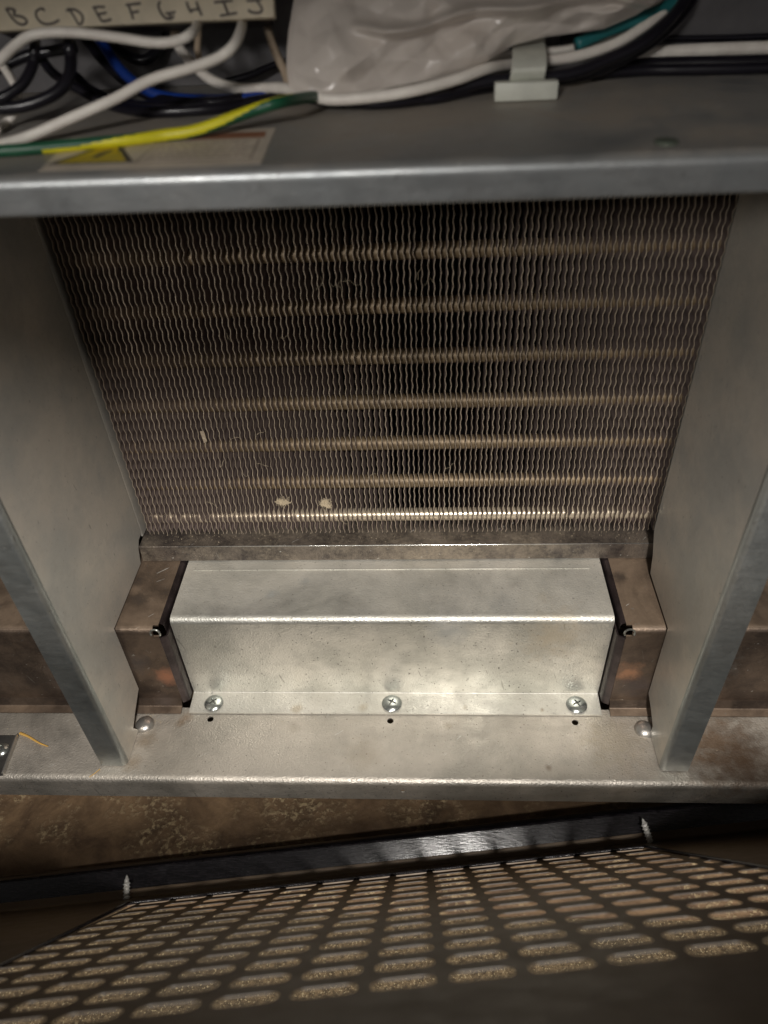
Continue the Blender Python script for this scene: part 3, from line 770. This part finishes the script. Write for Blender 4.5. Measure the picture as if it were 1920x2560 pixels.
for side in (-1, 1):
    for j in range(NV + 1):
        for i in range(NU + 1): V.append(pouch_pt(i, j, side))
n1 = (NU + 1) * (NV + 1)
for sd in (0, 1):
    for j in range(NV):
        for i in range(NU):
            a = sd * n1 + j * (NU + 1) + i; q = (a, a + 1, a + NU + 2, a + NU + 1)
            F.append(q if sd else q[::-1])
for i in range(NU):
    a = NV * (NU + 1) + i; F.append((a, a + 1, a + 1 + n1, a + n1))
for j in range(NV):
    a = j * (NU + 1); F.append((a, a + NU + 1, a + NU + 1 + n1, a + n1))
po = link('plastic_pouch', V, F, 'pouch', smooth=True, origin=at_depth(1100, 120, 250))
tag(po, 'crumpled milky plastic pouch hanging in front of the wires', 'pouch')

# ------------------------------------------------------------------ removed front grille leaning at the bottom
PA = at_y(960, 2185, 190)
pu = Vector((0.01281563, -0.49596138, 0.86825))          # up the panel, towards the camera
pv = Vector((0.99355134, 0.10414617, 0.04482521)).normalized()
pn = pv.cross(pu).normalized()
if pn.y < 0: pn = -pn                                    # faces the unit and up
def pp(a, s, h=0.): return PA + pv * a + pu * s + pn * h
panel = thing('front_grille', pp(0, -12), 'removed brown enamel front grille leaning against the base of the unit', 'grille')
def pbox(a0, a1, s0, s1, h0, h1):
    V = [pp(a, s, h) for a in (a0, a1) for s in (s0, s1) for h in (h0, h1)]
    return V, [(0, 1, 3, 2), (4, 6, 7, 5), (0, 4, 5, 1), (2, 3, 7, 6), (0, 2, 6, 4), (1, 5, 7, 3)]
S0, S1 = 15.0, 263.0
L0, L1 = -134.0, 160.0
# frame as a plate with window: outer rect, inner quad following the grille edge
inner = [(-144, S0), (146, S0), (163, 140), (182, S1 + 4), (-133, S1 + 4), (-134, 170)]
fr = [pbox(-290, 290, -12, S0, -.6, .6), pbox(-290, 290, 261.0, 366, -.6, .6)]
def pquad(pts, h0=-.6, h1=.6):
    n = len(pts); V = [pp(a, s, h1) for a, s in pts] + [pp(a, s, h0) for a, s in pts]
    return V, [tuple(range(n)), tuple(range(n, 2 * n))[::-1]] + [(i, n + i, n + (i + 1) % n, (i + 1) % n) for i in range(n)]
fr.append(pquad([(-290, S0), (-144, S0), (-134, 170), (-133, 261), (-290, 261)]))
fr.append(pquad([(146, S0), (290, S0), (290, 261), (182, 261), (163, 140)]))
fixn(link('frame', *merge(fr), 'enamel', panel))
# raised black bead around the grille opening
bead = [pp(a, s, .9) for a, s in ((-133, S1 + 6), (-134, 170), (-143.5, S0 + 2), (-141, S0), (0, S0 - .5), (143, S0), (147, S0 + 1.5), (163, 140), (184, S1 + 6))]
V, F = tube(bead, .9, 8); fixn(link('edge_bead', V, F, 'black_enamel', panel), 60)
# bottom return flange
def strip_prof(name, prof, m_, th=1.0):
    V = []; F = []
    for a in (-290, 290):
        for p in prof: V.append(pp(a, p[0], p[1]))
        for p in prof: V.append(pp(a, p[0] - th, p[1]))
    m = len(prof)
    for i in range(m - 1): F.extend([(i, i + 1, 2 * m + i + 1, 2 * m + i), (m + i, 3 * m + i, 3 * m + i + 1, m + i + 1)])
    F.append((m - 1, 2 * m - 1, 4 * m - 1, 3 * m - 1))
    return fixn(link(name, V, F, m_, panel))
strip_prof('bottom_return', [(p.x, p.y) for p in fillet([Vector((-9, .55)), Vector((-12, .55)), Vector((-12.6, 5.5))], [0, 1.5, 0], 5)], 'enamel')
strip_prof('bottom_flange', [(p.x, p.y) for p in fillet([Vector((-12.9, 5.3)), Vector((-13.4, 17)), Vector((-18, 19.5))], [0, 1.5, 0], 5)], 'black_enamel')
# slotted grille plate
CP, RP = 20.6, 19.6
WM = []
parts = []
def cell(ca, cs, w, h, sw, shh):
    """rect cell w x h with stadium slot sw x shh"""
    n = 24; ring = []; outer = []
    r = 3.6
    for k_ in range(n):
        t = 2 * math.pi * (k_ + .5) / n; cx = math.cos(t); sy = math.sin(t)
        x = (sw / 2 - r) * (1 if cx > 0 else -1) + r * cx; y = (shh / 2 - r) * (1 if sy > 0 else -1) + r * sy
        ring.append((x, y))
        m_ = max(abs(cx) / (w / 2), abs(sy) / (h / 2)); outer.append((cx / m_, sy / m_))
    
    V = []; WALL = []
    for hh in (.16, -.16):
        for x, y in ring: V.append(pp(ca + x, cs + y, hh))
        for x, y in outer: V.append(pp(ca + x, cs + y, hh))
        for sx, sy in ((1, 1), (-1, 1), (-1, -1), (1, -1)): V.append(pp(ca + sx * w / 2, cs + sy * h / 2, hh))
    F = []; B = 2 * n + 4
    for k_ in range(n):
        j = (k_ + 1) % n
        F.append((k_, j, n + j, n + k_)); F.append((B + k_, B + n + k_, B + n + j, B + j)); F.append((k_, B + k_, B + j, j)); WALL.append(len(F) - 1)
    q = {}
    for k_ in range(n):
        j = (k_ + 1) % n; a = outer[k_]; b = outer[j]
        ea = abs(abs(a[0]) - w / 2) < 1e-5; eb = abs(abs(b[0]) - w / 2) < 1e-5
        if ea != eb:
            mx = (a[0] + b[0]) ; my = a[1] + b[1]
            c_ = 0 if mx > 0 and my > 0 else 1 if mx < 0 and my > 0 else 2 if mx < 0 else 3
            F.append((n + k_, n + j, 2 * n + c_)); F.append((B + n + j, B + n + k_, B + 2 * n + c_))
    W2 = set(WALL); WM.extend(1 if i in W2 else 0 for i in range(len(F)))
    return V, F
ROWS = [251.5 - RP * i for i in range(13)]
for cs in ROWS:
    for ci in range(-7, 9):
        ca = 16 + CP * ci
        if ca < -144 + 10 or ca > 170: continue
        lim = 144 + (cs - S0) * .14
        w = CP
        parts.append(cell(ca, cs, CP, RP if cs > S0 + 12 else RP, 17.2, 10.6))
grille = link('slotted_plate', *merge(parts), ['enamel', 'slot_edge'], panel, midx=WM)
# screws left in the bottom edge
def long_screw(a, s, L, tilt, label):
    base = pp(a, s, .5); ax = (pn + pv * tilt).normalized()
    prof = [(0, 0), (1.5, 0)]
    h = 0
    while h < L - 4:
        prof += [(1.5, h + .2), (2.3, h + .75), (1.5, h + 1.3)]; h += 1.9
    prof += [(1.3, L - 3.5), (1.5, L - 3.0), (.9, L - 2.2), (.7, L - 1.2), (0, L)]
    V, F = lathe(prof, base, ax, 16)
    # turn the rings into a slanted thread
    a1 = ax.orthogonal().normalized()
    V = [Vector(v) + ax * ((Vector(v) - base).dot(a1) * .28) for v in V]
    o = fixn(link('long_screw', V, F, 'bright_screw', panel), 50)
long_screw(-153.5, -9, 13.5, .0, '')
long_screw(156.5, -5, 14.0, -.14, '')

SC.cycles.samples = 128
SC.cycles.use_denoising = True
SC.cycles.max_bounces = 8
